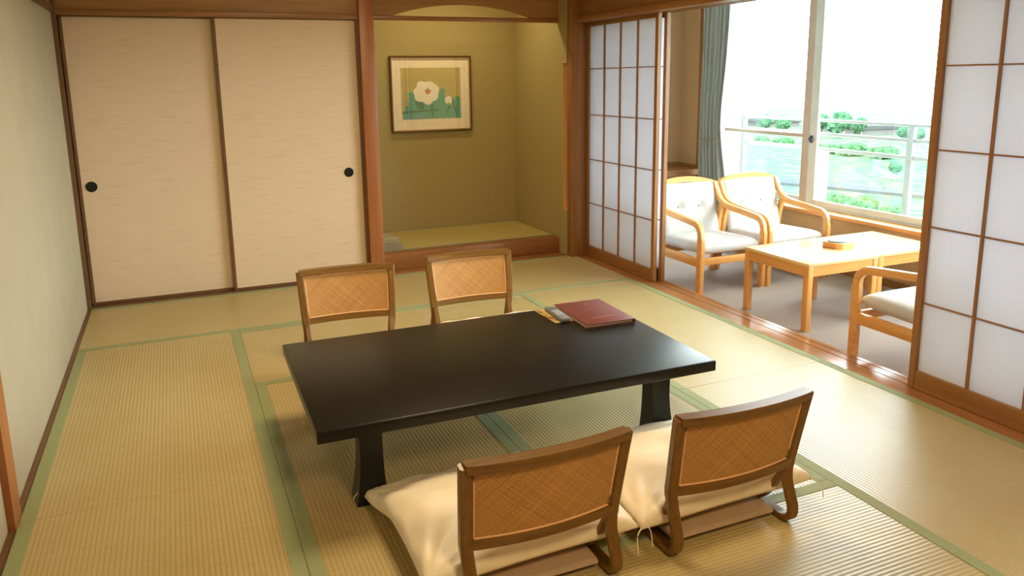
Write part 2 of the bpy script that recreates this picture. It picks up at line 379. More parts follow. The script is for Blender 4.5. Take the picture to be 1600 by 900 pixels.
s = MB(); s.box((AX+.001, SL1-.006, SZ0), (.104, SL1+.0005, SZ1)); s.box((AX+.001, SL0, SZ0-.0005), (.104, SL1-.006, SZ0+.008)); s.box((AX+.001, SL0, SZ1-.008), (.104, SL1-.006, SZ1+.0005))
struct(s.build('window_slit', M['beechz']), 'tall narrow daylight slit lined with pale wood at the alcove side')
lint = MB().box((PX1, .13, 1.872), (AX, .165, 1.905), .003).build('trim_10', M['kamachi']); struct(lint, 'thin reddish lintel across the alcove')
# arch board above the lintel
pts = [(PX1, 1.905), (PX1, HC), (AX, HC), (AX, 1.905), (-.31, 1.905)]
x0, x1, zt = -1.42, -.31, 1.992; ww = (x1-x0)/2; hh = zt-1.905; R = (ww*ww+hh*hh)/(2*hh); cx, cz = (x0+x1)/2, zt-R
a0 = math.asin(ww/R)
for i in range(1, 24): a = a0-2*a0*i/24; pts.append((cx+R*math.sin(a), cz+R*math.cos(a)))
pts.append((x0, 1.905))
struct(MB().prism(pts, 'y', .138, .158).build('trim_11', M['board'], smooth=0), 'brown board with a shallow arched cut-out above the alcove lintel')
struct(box('ceiling_alcove', (PX1, .158, 2.36), (AX, AY, 2.40), M['ceil']))
# right hand post, jambs, and window-side wall with paper screens
struct(box('trim_12', (-.058, -.075, -.05), (.05, .0, HC), M['trimz'], bev=.002), 'brown corner post between alcove and paper screens')
struct(box('trim_13', (.05, -.05, -.05), (.21, .0, HC), M['trimz']), 'jamb beside the paper screens')
SW = .19
sl = MB().box((0, -4.57, -.06), (.088, 0, -.001)); sl.box((.126, -4.57, -.06), (.146, 0, -.001)); sl.box((.184, -4.57, -.14), (SW+.006, 0, -.001)); sl.box((0, -4.57, -.14), (.184, 0, -.006))
sl.box((.088, -4.57, -.006), (.103, 0, -.001)); sl.box((.110, -4.57, -.006), (.126, 0, -.001)); sl.box((.146, -4.57, -.006), (.161, 0, -.001)); sl.box((.168, -4.57, -.006), (.184, 0, -.001))
struct(sl.build('trim_14', wood('sill_wood', srgb(160, 108, 66), srgb(180, 126, 82), 'y', .17)), 'orange wood sill with two grooves under the paper screens')
hd = MB().box((-.012, -4.57, H), (.085, -.0, H+.042), .003); hd.box((.085, -4.57, H+.018), (.2, 0, H+.042)); hd.box((.118, -4.57, H), (.142, 0, H+.02)); hd.box((.178, -4.57, H), (.2, 0, H+.02))
struct(hd.build('trim_15', M['trimy']), 'grooved wood lintel above the paper screens')
struct(box('trim_16', (.02, -4.57, H+.042), (.06, -.0, 2.16), M['boardy']), 'wide brown transom board above the paper screens')
struct(box('wall_right', (.06, -4.57, H+.03), (.19, 0, HC), M['wall']), 'plaster above the paper screens')
struct(box('wall_right_entry', (.0, -7.0, -.16), (.2, -4.57, HC), M['wall']))
def shoji(name, y1, y0, x, zs, label, cols=4):      # y1 near (smaller), y0 far; x is the room-side face
    d = empty(name, (x, (y0+y1)/2, .001)); struct(d, label); w = (y0-y1)/2; h = H+.008; t = .03; st = .034; br = .088; tr = .04
    for s in (-1, 1):
        a = sorted((s*w, s*(w-st))); MB().box((0, a[0], 0), (t, a[1], h), .0015, 1).build('stile', M['trimz'], d)
    MB().box((.001, -w+st, 0), (t-.001, w-st, br), .0015, 1).build('bottom_rail', M['trimy'], d)
    MB().box((.001, -w+st, h-tr), (t-.001, w-st, h), .0015, 1).build('top_rail', M['trimy'], d)
    zz = [br]+[z-.001 for z in zs]+[h-tr]; cw = (2*w-2*st)/cols
    yy = [-w+st+cw*i for i in range(cols+1)]
    for z in zz[1:-1]: MB().box((.007, -w+st, z-.0035), (.0165, w-st, z+.0035)).build('lattice_bar', M['trimy'], d)
    for y in yy[1:-1]: MB().box((.005, y-.0055, br), (.017, y+.0055, h-tr)).build('lattice_bar', M['trimz'], d)
    for i in range(cols):
        for j in range(len(zz)-1):
            MB().box((.0172, yy[i]+.0003, zz[j]+.0003), (.0178, yy[i+1]-.0003, zz[j+1]-.0003)).build('paper_pane', M['shoji'], d, smooth=0)
zL = (.441, .797, 1.152, 1.508); zR = (.413, .765, 1.108, 1.468)
shoji('door_3', -1.045, .0-.052, .085, zL, 'left paper lattice screen in the room-side track')
shoji('door_4', -1.062, -.052, .143, zL, 'second paper lattice screen right behind the left one')
shoji('door_5', -4.23, -3.166, .085, zR, 'right paper lattice screen in the room-side track')
shoji('door_6', -4.23, -3.170, .143, zR, 'paper lattice screen behind the right one')
# ------------------------------------------------------------------ sunroom
ZC, XW, NY = -.08, 1.70, .93
struct(box('floor_sunroom', (.19, -4.7, -.2), (XW+.1, NY, ZC), M['carpet']), 'grey carpet floor of the sunroom')
struct(box('wall_sunroom_end', (.105, NY, -.2), (2.0, NY+.1, HC), M['wall_sun']), 'beige end wall of the sunroom')
struct(box('wall_sunroom_side', (.105, SL1+.004, -.2), (.112, NY, HC), M['wall_sun']))
struct(box('wall_sunroom_near', (.19, -4.8, -.2), (2.0, -4.7, HC), M['wall_sun']))
struct(box('wall_window_low', (XW, -4.7, -.2), (XW+.12, .62, .342), M['wall_sun']), 'low beige wall under the window')
struct(box('wall_window_left', (XW, .62, -.2), (2.0, NY, HC), M['wall_sun']))
struct(box('wall_window_above', (XW, -4.7, 2.24), (2.0, .62, HC), M['wall_sun']))
struct(box('ceiling_sunroom', (.105, -4.8, HC), (2.0, NY+.1, HC+.1), M['white']))
struct(box('baseboard_window', (XW-.012, -4.7, ZC), (XW, .5, ZC+.055), M['trimy']), 'reddish baseboard under the window')
struct(MB().box((XW-.03, -4.7, .340), (XW+.12, .52, .371), .004).build('trim_17', M['beechy']), 'light wood ledge along the window')
struct(MB().box((XW-.022, .49, ZC), (XW+.01, .63, HC), .003).box((XW+.01, .49, .35), (XW+.12, .62, HC)).build('trim_18', M['trimz']), 'orange wood post at the left end of the window')
# niche shelf
sh = thing('wall_shelf', 'orange wood shelf with a raised back edge in the beige corner niche of the sunroom', 'shelf', (1.28, .55, .5))
MB().box((-.42, 0, .04), (.40, .378, .062), .002, 1).build('shelf_board', M['trimx'], sh)
MB().box((-.42, .002, .008), (.40, .02, .04), .002, 1).build('apron', M['trimx'], sh)
MB().box((-.42, .36, .062), (.40, .378, .10), .002, 1).build('upstand', M['trimx'], sh)
MB().box((.40, 0.0, .0), (.419, .378, .095), .002, 1).build('side_board', M['trimz'], sh)
pm = thing('wall_mirror', 'narrow edge of a pale wood framed wall mirror behind the open paper screens', 'mirror', (1.19, NY, .66))
MB().box((-.33, -.012, .0), (.27, -.004, .89), 0).build('mirror_glass', plain('mirror', (.8, .8, .8), .05, 1), pm)
for a, b in (((.27, -.03, -.02), (.335, 0, .91)), ((-.39, -.03, -.02), (-.33, 0, .91))): MB().box(a, b, .002, 1).build('frame_stile', M['beechz'], pm)
for a, b in (((-.33, -.03, .89), (.27, 0, .91)), ((-.33, -.03, -.02), (.27, 0, 0))): MB().box(a, b, .002, 1).build('frame_rail', M['beechx'], pm)

# windows
WT = 2.24
struct(MB().box((1.79, -4.7, .371), (1.90, .52, .385), .002, 1).box((1.79, -4.7, WT-.03), (1.90, .52, WT)).box((1.79, .49, .37), (1.90, .52, WT)).box((1.79, -4.7, .37), (1.9, -4.67, WT)).build('trim_19', M['alul']), 'aluminium window frame')
def window(name, y1, y0, x, label, midrail=False, left=None, right=None, lock=False, sw=(.05, .05)):
    d = empty(name, (x, (y0+y1)/2, .385)); struct(d, label); w = (y0-y1)/2; h = WT-.03-.385; t = .028
    for s, mt in ((-1, right or M['alul']), (1, left or M['alul'])):
        k = sw[0] if s > 0 else sw[1]
        a = sorted((s*w, s*(w-k))); MB().box((0, a[0], 0), (t, a[1], h), .003, 1).build('stile', mt, d)
    w0 = w
    MB().box((0, -w+sw[1], 0), (t, w-sw[0], .05), .003, 1).build('bottom_rail', M['alul'], d)
    MB().box((0, -w+sw[1], h-.05), (t, w-sw[0], h), .003, 1).build('top_rail', M['alul'], d)
    if midrail: MB().box((.002, -w+sw[1], .545), (t-.002, w-sw[0], .575), .002, 1).build('middle_rail', M['alu'], d)
    MB().box((t/2-.0025, -w+sw[1]-.004, .046), (t/2+.0025, w-sw[0]+.004, h-.046)).build('pane', M['glass'], d, smooth=0)
    if lock:
        l = MB(); z = .54; y = w-.03
        l.box((-.012, y-.014, z-.03), (0, y+.014, z+.03), .003); l.box((-.03, y-.03, z-.008), (-.012, y+.01, z+.008), .003); l.cyl((-.02, y, z-.0), (0, y, z), .016)
        l.build('crescent_lock', M['btnd'], d)
window('window_1', -.675, .49, 1.845, 'left window sash with a thin middle rail and bronze stile', True, right=M['alu'], sw=(.05, .10))
window('window_2', -1.95, -.70, 1.80, 'window sash right of the meeting stile with the crescent lock', lock=True, sw=(.085, .05))
window('window_3', -3.3, -1.9, 1.845, 'window sash behind the right paper screen')
window('window_4', -4.67, -3.25, 1.80, 'last window sash near the camera side')

# curtain
def curtain():
    g = MB(); z1, z0 = 2.20, -.045
    def fn(u, v):
        z = z1+(z0-z1)*v
        yl = .485; wr = .375*(1-.13*math.exp(-((z-.95)/.45)**2))+(.0 if z > 1 else .03*(1-z))
        if z > 1.2: wr += .02*(z-1.2)
        y = yl-wr*u
        ph = u*2*PI*6.5+1.1*math.sin(z*1.3)+.5*(z-.9)
        x = 1.615+.032*math.sin(ph)+.012*math.sin(2.3*ph+z*2)
        return (x, y+.008*math.cos(ph), z)
    g.grid(150, 50, fn); o = g.build('curtain', M['curtain'], smooth=180)
    md = o.modifiers.new('thick', 'SOLIDIFY'); md.thickness = .003
    return o
cu = thing('window_curtain', 'grey-green pleated curtain gathered at the left end of the window', 'curtain', (0, 0, 0))
c_ = curtain(); c_.name = 'cloth'; c_.parent = cu
MB().cyl((1.615, .6, 2.215), (1.615, -4.4, 2.215), .012).build('curtain_rail', M['white'], cu)
tb = MB(); tb.tube([(1.66, .49, .90), (1.60, .49, .885), (1.565, .40, .86), (1.562, .28, .87), (1.60, .17, .90)], .006); tb.build('tie_back', M['cloth2'], cu)

# ------------------------------------------------------------------ balcony and outside
struct(box('floor_balcony', (1.9, -5.2, -.32), (3.0, 1.5, -.14), M['conc']), 'balcony floor slab')
struct(box('ceiling_shade_slab', (2.0, -5.4, 2.62), (3.05, 1.6, 2.8), M['conc']), 'unseen slab added over the balcony to shade the railing')  # out-of-view slab, added to shade the rails and partition
struct(box('wall_balcony_end', (2.0, 1.42, -.3), (2.94, 1.5, 2.62), plain('partition_paint', srgb(170, 176, 178), .7)), 'white partition at the left end of the balcony')
rl = thing('balcony_railing', 'white metal balcony railing with three rails and glass panels outside the window', 'railing', (2.9, -1.5, -.14))
def rlb(name, a, b, m, bev=.004): return MB().box((a[0]-2.9, a[1]+1.5, a[2]+.14), (b[0]-2.9, b[1]+1.5, b[2]+.14), bev, 1).build(name, m, rl)
RY0, RY1 = 1.42, -5.1
rlb('handrail', (2.87, RY1, .985), (2.93, RY0, 1.012), M['rail'])
rlb('rail', (2.885, RY1, .85), (2.915, RY0, .882), M['rail'])
rlb('rail', (2.885, RY1, .70), (2.915, RY0, .735), M['rail'])
rlb('bottom_rail', (2.885, RY1, -.06), (2.915, RY0, -.03), M['rail'])
for y in (1.40, -.775, -2.95, -5.08): rlb('post', (2.875, y-.02, -.14), (2.925, y+.04, .99), M['rail'])
for a, b in ((1.38, -.735), (-.795, -2.91), (-2.97, -5.04)): rlb('glass_panel', (2.896, b, -.03), (2.904, a, .70), M['railglass'], 0)

GZ = -9.0
struct(MB().box((12, -120, GZ-1), (140, 260, GZ)).build('ground', M['meadow']), 'green meadow far below the balcony')
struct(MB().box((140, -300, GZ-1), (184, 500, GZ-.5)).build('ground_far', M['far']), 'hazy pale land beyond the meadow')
struct(MB().box((182, -400, GZ-1), (1600, 1600, GZ-.8)).build('ground_sea_haze', plain('haze_white_sea', srgb(150, 152, 154), .9)))  # sea plane coloured pale so it stands in for white distant haze
c0 = Vector((-2.9615, -5.5798, 1.4365))
def at(px, py, z):
    d = f_+(px-800)/1212.8*r_-(py-450+85.34)/1212.8*u_
    return c0+d*((z-c0.z)/d.z)
# road / retaining strip
a, b = at(1268, 290, GZ), at(1440, 306, GZ)
rd = MB(); dd = (b-a).normalized(); nn = Vector((-dd.y, dd.x, 0))*1.5
rd.hexa([a-dd*60-nn, b+dd*60-nn, b+dd*60+nn, a-dd*60+nn]+[p+Vector((0, 0, .25)) for p in (a-dd*60-nn, b+dd*60-nn, b+dd*60+nn, a-dd*60+nn)])
struct(rd.build('path_meadow', M['road']), 'pale lane across the meadow')
def tree(px, py, hpx, wpx, label, kind='tree', mt=None):
    p = at(px, py, GZ); dist = (p-c0).length; h = hpx*dist/1230; w = wpx*(1.25 if kind == 'tree' else 1.45)*dist/1230
    t = thing('distant_tree' if kind == 'tree' else 'distant_bush', label, kind, (p.x, p.y, GZ), random.random()*6, 'trees and bushes beyond the balcony railing')
    cr = MB()
    for k in range(5 if kind == 'tree' else 7):
        r = w*(.34 if kind == 'tree' else .2)*(.8+.5*random.random())
        c = Vector((random.uniform(-.3, .3)*w, random.uniform(-.3, .3)*w, h*(random.uniform(.5, .82) if kind == 'tree' else .35)))
        q = bmesh.ops.create_icosphere(cr.bm, subdivisions=3, radius=1)
        for v in q['verts']:
            n = 1+.22*math.sin(7*v.co.x+k)*math.sin(6*v.co.y+2*k)+.16*math.sin(13*v.co.z+11*v.co.x)+random.uniform(-.07, .07)
            v.co = Vector((v.co.x*r*n, v.co.y*r*n, v.co.z*r*n*(1.1 if kind == 'tree' else .8)))+c
    cr.build('crown', mt or M['leaf'], t)
    if kind == 'tree': MB().tube([(0, 0, -.2), (0, 0, h*.3), (.02*h, 0, h*.62)], [.035*h, .028*h, .018*h]).build('trunk', M['bark'], t)
def bld(px0, px1, py, hpx, label):
    a, b = at(px0, py, GZ), at(px1, py+(px1-px0)*.09, GZ); d = b-a; L = d.length; dist = (a-c0).length; h = hpx*dist/1230
    t = thing('distant_building', label, 'building', (a.x, a.y, GZ), math.atan2(d.y, d.x), 'low white buildings at the far edge of the meadow')
    MB().box((0, -8, 0), (L, 0, h)).build('wall', M['bld'], t)
    MB().box((-.3, -8.3, h), (L+.3, .3, h+.6)).build('roof', M['roofm'], t)
bld(1163, 1186, 192, 7, 'leftmost low white building beyond the railing, by the balcony partition')
bld(1199, 1214, 194, 6, 'low white building between two trees left of the window stile')
bld(1234, 1249, 196, 6, 'low white building just left of the bronze window stile')
bld(1332, 1362, 204, 8, 'low white building seen in the middle of the right window')
bld(1370, 1404, 207, 8, 'long low white building toward the railing post')
for i, (px, py, hp, wp, lb) in enumerate([
    (1194, 205, 22, 14, 'pale green tree seen leftmost through the left window'),
    (1224, 208, 22, 14, 'pale green tree seen left of the bronze window stile'),
    (1281, 212, 30, 14, 'pale tree just right of the window lock stile'),
    (1318, 216, 33, 24, 'broad bright green tree in the right window, above the middle rail'),
    (1345, 214, 24, 13, 'slim tree left of the low white buildings'),
    (1412, 225, 26, 13, 'small tree just left of the railing post'),
    (1437, 232, 34, 12, 'tree right of the railing post, partly behind the paper screen'),
    (1398, 282, 26, 12, 'young dark green tree standing alone in the field')]): tree(px, py, hp, wp, lb)
for px, py, hp, wp, lb in [
    (1285, 240, 20, 24, 'green bush behind the lower rails, beside the window stile'), (1330, 243, 24, 34, 'round green bush between the lower rails, centre of the right window'),
    (1378, 248, 24, 30, 'blue-green bush between the lower rails, left of the railing post'), (1192, 222, 9, 20, 'low bush below the leftmost tree'),
    (1228, 226, 10, 22, 'low bush beneath the middle rail of the left window'),
    (1300, 322, 18, 34, 'large pale bush near the bottom left of the right window'), (1350, 330, 24, 44, 'large bright green bush at the bottom centre of the right window'),
    (1275, 302, 26, 16, 'bush at the bottom beside the window stile'), (1398, 336, 18, 24, 'yellow-green bush at the foot of the railing post')]:
    tree(px, py, hp, wp, lb, 'bush', M['bush'])

# ------------------------------------------------------------------ low lacquer table
TB = thing('low_table', 'black lacquered low table in the middle of the tatami room', 'table', (-1.843, -2.748, 0), -.014)
TW, TD, TZ = .778, .466, .335
g = MB().box((-TW, -TD, TZ-.044), (TW, TD, TZ), .006, 3); g.build('table_top', M['lacquer'], TB)
MB().box((-TW+.05, -TD+.05, TZ-.056), (TW-.05, TD-.05, TZ-.044), .002, 1).build('apron', M['lacquer'], TB)
for sx in (-1, 1):
    for sy in (-1, 1):
        n = 8; rings = []; lg = MB()
        for i in range(n+1):
            v = i/n; z = (TZ-.05)*(1-v); fl_ = .018*v**2.5-.006*math.sin(v*PI)
            xo = .63+fl_; xi = .545-fl_*.4; yo = .37+.02*v**2.5; yi = .295-.01*v*v
            rings.append([lg.bm.verts.new((sx*a, sy*b, z)) for a, b in ((xi, yi), (xo, yi), (xo, yo), (xi, yo))])
        for A, B in zip(rings, rings[1:]):
            for k in range(4): lg.bm.faces.new((A[k], A[(k+1) % 4], B[(k+1) % 4], B[k]))
        lg.bm.faces.new(rings[0]); lg.bm.faces.new(rings[-1])
        lg.build('leg', M['lacquer'], TB, smooth=30)
TT = TZ
cd = MB().box((-.068, -.11, 0), (.068, .11, .0012)).build('printed_card', M['card']); cd.location = (-1.365, -2.412, TT+.0002); cd.rotation_euler = (0, 0, .03)
put(cd, 'yellow patterned printed card lying under the remote control on the black table', 'card')
rm = thing('remote_control', 'grey remote control on the yellow card beside the maroon folder', 'remote control', (-1.376, -2.43, TT+.0014), -.07)
MB().box((-.024, -.105, 0), (.024, .105, .02), .006, 3).build('body', M['remote'], rm)
for i in range(3):
    for j in range(7): MB().box((-.016+i*.012, -.045+j*.018, .0198), (-.008+i*.012, -.034+j*.018, .0215), .001, 1).build('button', M['btn'] if j < 5 else M['btnd'], rm)
fd = thing('menu_folder', 'maroon leatherette folder with a gold lettered line, lying closed on the black table', 'folder', (-1.215, -2.489, TT+.0002), -.03)
FW, FH = .123, .178
MB().box((-FW, -FH, 0), (FW, FH, .0035), .0015).build('back_cover', M['vinyl'], fd)
MB().box((-FW+.004, -FH+.016, .0035), (FW-.006, FH-.006, .0165)).build('pages', M['page'], fd)
MB().box((-FW, -FH, .0165), (FW, FH, .0205), .0018).build('front_cover', M['vinyl'], fd)
MB().box((FW-.004, -FH, .0005), (FW+.003, FH, .02), .003).build('spine', M['vinyl'], fd)
le = MB(); x = -.058
for i in range(17):
    wd = .0035+.002*random.random(); le.box((x, -.098, .0204), (x+wd, -.091+.001*random.random(), .0209)); x += wd+.0022
le.build('gold_lettering', M['gold'], fd)
MB().cyl((.02, .12, .0204), (.02, .12, .0209), .007, n=12).build('gold_emblem', M['gold'], fd)

# ------------------------------------------------------------------ legless chairs and floor cushions
def zaisu(name_label, loc, rz, group='legless chairs round the low table'):
    t = thing('legless_chair', name_label, 'chair', loc, rz, group)
    # local frame: back of the chair at y = 0, sitter looks to +y
    zl, zt = .20, .472
    ztop, zlow = zt, .198
    def xw(z): return .217+.022*max(0, z)/.45
    def yb(z): return .005-.055*max(0, (z-.18)/.29)**1.1
    for s in (-1, 1):
        up = [(s*xw(z), yb(z), z) for z in (.466, .40, .33, .26, .21)]
        low = [(s*.222, -.004, .15), (s*.222, -.022, .10), (s*.224, -.034, .06), (s*.225, -.026, .028), (s*.225, .004, .013), (s*.225, .06, .0115), (s*.222, .20, .0115), (s*.22, .40, .0115)]
        pth = catmull(up+low, 5)
        MB().sweep(pth, .036, [.030 if i < 22 else .021 for i in range(len(pth))]).build('side_frame', M['zaiz'], t)
        inn = catmull([(s*.222, -.002, .235), (s*.219, .016, .17), (s*.215, .052, .10), (s*.212, .095, .045), (s*.212, .15, .0215), (s*.212, .26, .0205)], 5)
        MB().sweep(inn, .026, .018).build('brace', M['zaiz'], t)
    def bow(u): return -.026*(1-u*u)
    def rail(z0, z1, th):
        g = MB(); N = 16
        def sec(u):
            c = []
            for zz, yy in ((z0, -th/2), (z0, th/2), (z1, th/2), (z1, -th/2)):
                c.append(Vector((u*(xw(zz)+.004), yb(zz)+bow(u)+yy, zz)))
            return c
        rg = []
        for i in range(N+1):
            rg.append([g.bm.verts.new(p) for p in sec(-1+2*i/N)])
        for A, B in zip(rg, rg[1:]):
            for k in range(4): g.bm.faces.new((A[k], A[(k+1) % 4], B[(k+1) % 4], B[k]))
        g.bm.faces.new(rg[0]); g.bm.faces.new(rg[-1])
        es = [e for e in g.bm.edges if abs((e.verts[0].co-e.verts[1].co).normalized().x) > .6]
        bmesh.ops.bevel(g.bm, geom=es, offset=.003, segments=2, affect='EDGES')
        return g
    rail(.444, .474, .042).build('top_rail', M['zaix'], t)
    rail(.196, .226, .026).build('lower_rail', M['zaix'], t)
    # woven panel with a pale piping round it on both faces
    pz0, pz1 = .224, .444
    pg = MB()
    def surf(off):
        return lambda u, v: ((2*u-1)*(xw(pz0+(pz1-pz0)*v)-.014), yb(pz0+(pz1-pz0)*v)+bow(2*u-1)+off, pz0+(pz1-pz0)*v)
    pg.grid(24, 8, surf(-.005)); pg.grid(24, 8, surf(.005))
    pg.build('woven_panel', M['cane'], t)
    pp = MB()
    for off in (-.0065, .0065):
        f = surf(off); k = .016; kz = .022
        ring = [f(k+(1-2*k)*i/20, kz) for i in range(21)]+[f(1-k, kz+(1-2*kz)*i/6) for i in range(1, 7)]+[f(1-k-(1-2*k)*i/20, 1-kz) for i in range(1, 21)]+[f(k, 1-kz-(1-2*kz)*i/6) for i in range(1, 7)]
        pp.tube(ring, .0032, 6)
    pp.build('piping', M['pipe'], t)
    sb = MB(); q = [(-.20, .018), (.20, .018), (.20, .38), (-.20, .38)]
    sb.hexa([(x, y, .022 if y < .1 else .024) for x, y in q]+[(x*.985, y+(.012 if y < .1 else 0), .036 if y < .1 else .052) for x, y in q], .006)
    sb.build('seat_board', M['seatpad'], t)
    return t
def zabuton(label, loc, rz, W_=.345, D_=.338, rear=.06, front=.0, seed=1, ear=.0, tassels=((1, 1), (-1, 1), (1, -1), (-1, -1))):
    t = thing('floor_cushion', label, 'cushion', loc, rz, 'cream floor cushions')
    rnd = random.Random(seed); ph = [rnd.uniform(0, 6) for _ in range(8)]
    g = MB(); N = 64
    def base(x, y):   # x,y in -1..1 ; y=-1 rear
        s = (y+1)/2
        k = min(1, max(0, (s-.52)/.42)); k = k*k*(3-2*k)
        return rear*(1-k)+front*k
    def fn(side):
        def f(u, v):
            x, y = 2*u-1, 2*v-1
            pin = 1-.045*(1-y*y)*0
            X = x*W_*(1-.05*(1-y*y)*abs(x)**3); Y = y*D_*(1-(.05+ear)*(1-x*x)*abs(y)**3)
            e = max(0, (1-abs(x)**4))**.42*max(0, (1-abs(y)**(6 if y < 0 else 3.2)))**.42
            r = math.hypot(x, y)
            # tuck creases radiate from the corners and along the edges
            ed = math.exp(-((1-max(abs(x), abs(y)))/.16)**2)
            wr = .006*ed*math.sin(13*x+ph[0])*math.sin(11*y+ph[1])+.0035*math.sin(9*x+5*y+ph[2])*e+.003*math.sin(4*x-12*y+ph[3])*e
            cr = 0
            for cx, cy in ((1, 1), (1, -1), (-1, 1), (-1, -1)):
                dx, dy = x-cx, y-cy; d = math.hypot(dx, dy); an = math.atan2(dy, dx)
                cr += .0085*math.exp(-(d/.55)**2)*math.sin(an*15+ph[4]+cx*2+cy)*min(1, d*3)
            hgt = .052*e
            dim = -.012*math.exp(-(r/.18)**2)
            z = base(x, y)+.034+ (hgt*1.4+(wr+cr)*e**.3+dim if side > 0 else -hgt*.6)
            return (X, Y, max(z, base(x, y)+.003))
        return f
    g.grid(N, N, fn(1)); g.grid(N, N, fn(-1))
    bmesh.ops.remove_doubles(g.bm, verts=g.bm.verts, dist=.0004)
    o = g.build('cover', M['zab'], t, smooth=180)
    for cx, cy in tassels:
        x, y = cx*W_*.985, cy*D_*.985; z = base(cx, cy)+.034
        MB().tube(catmull([(x, y, z), (x+cx*.015, y+cy*.012, z+.006), (x+cx*.03, y+cy*.02, z-.012), (x+cx*.032, y+cy*.03, max(.004, z-.06))], 4), .0018, 6).build('corner_tassel', M['zab'], t)
    c = MB(); 
    return t
# nearest pair, seen from behind (sitters look to +y, at the table)
zaisu('near left legless chair, brown frame and woven cane back, nearest the bottom picture edge', (-2.113, -3.795, 0), 0)
zaisu('near right legless chair, brown bentwood frame and cane back, its right foot clear', (-1.452, -3.795, 0), 0)
zabuton('cream floor cushion on the near left legless chair, its corner by the black table leg', (-2.118, -3.435, 0), .03, seed=3)
zabuton('cream floor cushion on the near right legless chair, under the table edge', (-1.432, -3.432, 0), .02, seed=8)
zaisu('far left legless chair behind the black table, facing the camera', (-2.19, -1.60, 0), PI-.07)
zaisu('far right legless chair behind the black table, in front of the alcove', (-1.487, -1.575, 0), PI-.03)
zabuton('cream floor cushion of the far left legless chair, nearly hidden behind the table', (-2.17, -2.04, 0), PI-.07, seed=5, rear=.04, ear=.1)
zabuton('cream floor cushion of the far right legless chair, only white corners showing past the table', (-1.435, -1.945, 0), PI-.03, seed=6, rear=.045, ear=.22)

# ------------------------------------------------------------------ sunroom furniture
def side_table(label, loc):
    t = thing('coffee_table', label, 'table', loc, 0, 'low beech tables in the sunroom')
    w = .283; h = .42
    MB().box((-w, -w, h-.02), (w, w, h), .003).build('table_top', wood('beech_top', srgb(236, 196, 142), srgb(244, 210, 160), 'x', .18), t)
    for sx, sy in ((-1, -1), (1, -1), (1, 1), (-1, 1)):
        a = sorted((sx*(w-.002), sx*(w-.042))); b = sorted((sy*(w-.002), sy*(w-.042)))
        MB().box((a[0], b[0], 0), (a[1], b[1], h-.02), .003).build('leg', M['beechz'], t)
    for s in (-1, 1):
        a = sorted((s*(w-.006), s*(w-.026)))
        MB().box((-w+.042, a[0], h-.082), (w-.042, a[1], h-.02), .002, 1).build('apron', M['beechx'], t)
        MB().box((a[0], -w+.042, h-.082), (a[1], w-.042, h-.02), .002, 1).build('apron', M['beechy'], t)
    return t
side_table('low square beech table nearer the tatami room, wooden ashtray on it', (.690, -1.905, ZC))
side_table('second low square beech table against the first, under the window', (1.264, -1.900, ZC))
at_ = thing('ashtray', 'square wooden ashtray with a blue glass insert on the beech table', 'ashtray', (.93, -1.895, ZC+.4202), .12)
g = MB(); o8 = []
w8, c8 = .078, .03
for p in ((-w8+c8, -w8), (w8-c8*.4, -w8), (w8, -w8+c8*.4), (w8, w8-c8), (w8-c8, w8), (-w8+c8, w8), (-w8, w8-c8), (-w8, -w8+c8)): o8.append(p)
MB().prism(o8, 'z', 0, .038, bev=.002).build('wooden_tray', M['beechx'], at_)
g = MB(); prof = [(.062, .0385), (.064, .046), (.056, .047), (.046, .041), (.001, .0395)]
g.grid(32, 5, lambda u, v: (prof[round(v*4)][0]*math.cos(2*PI*u), prof[round(v*4)][0]*math.sin(2*PI*u), prof[round(v*4)][1]), True)
g.build('glass_dish', M['bluegl'], at_)
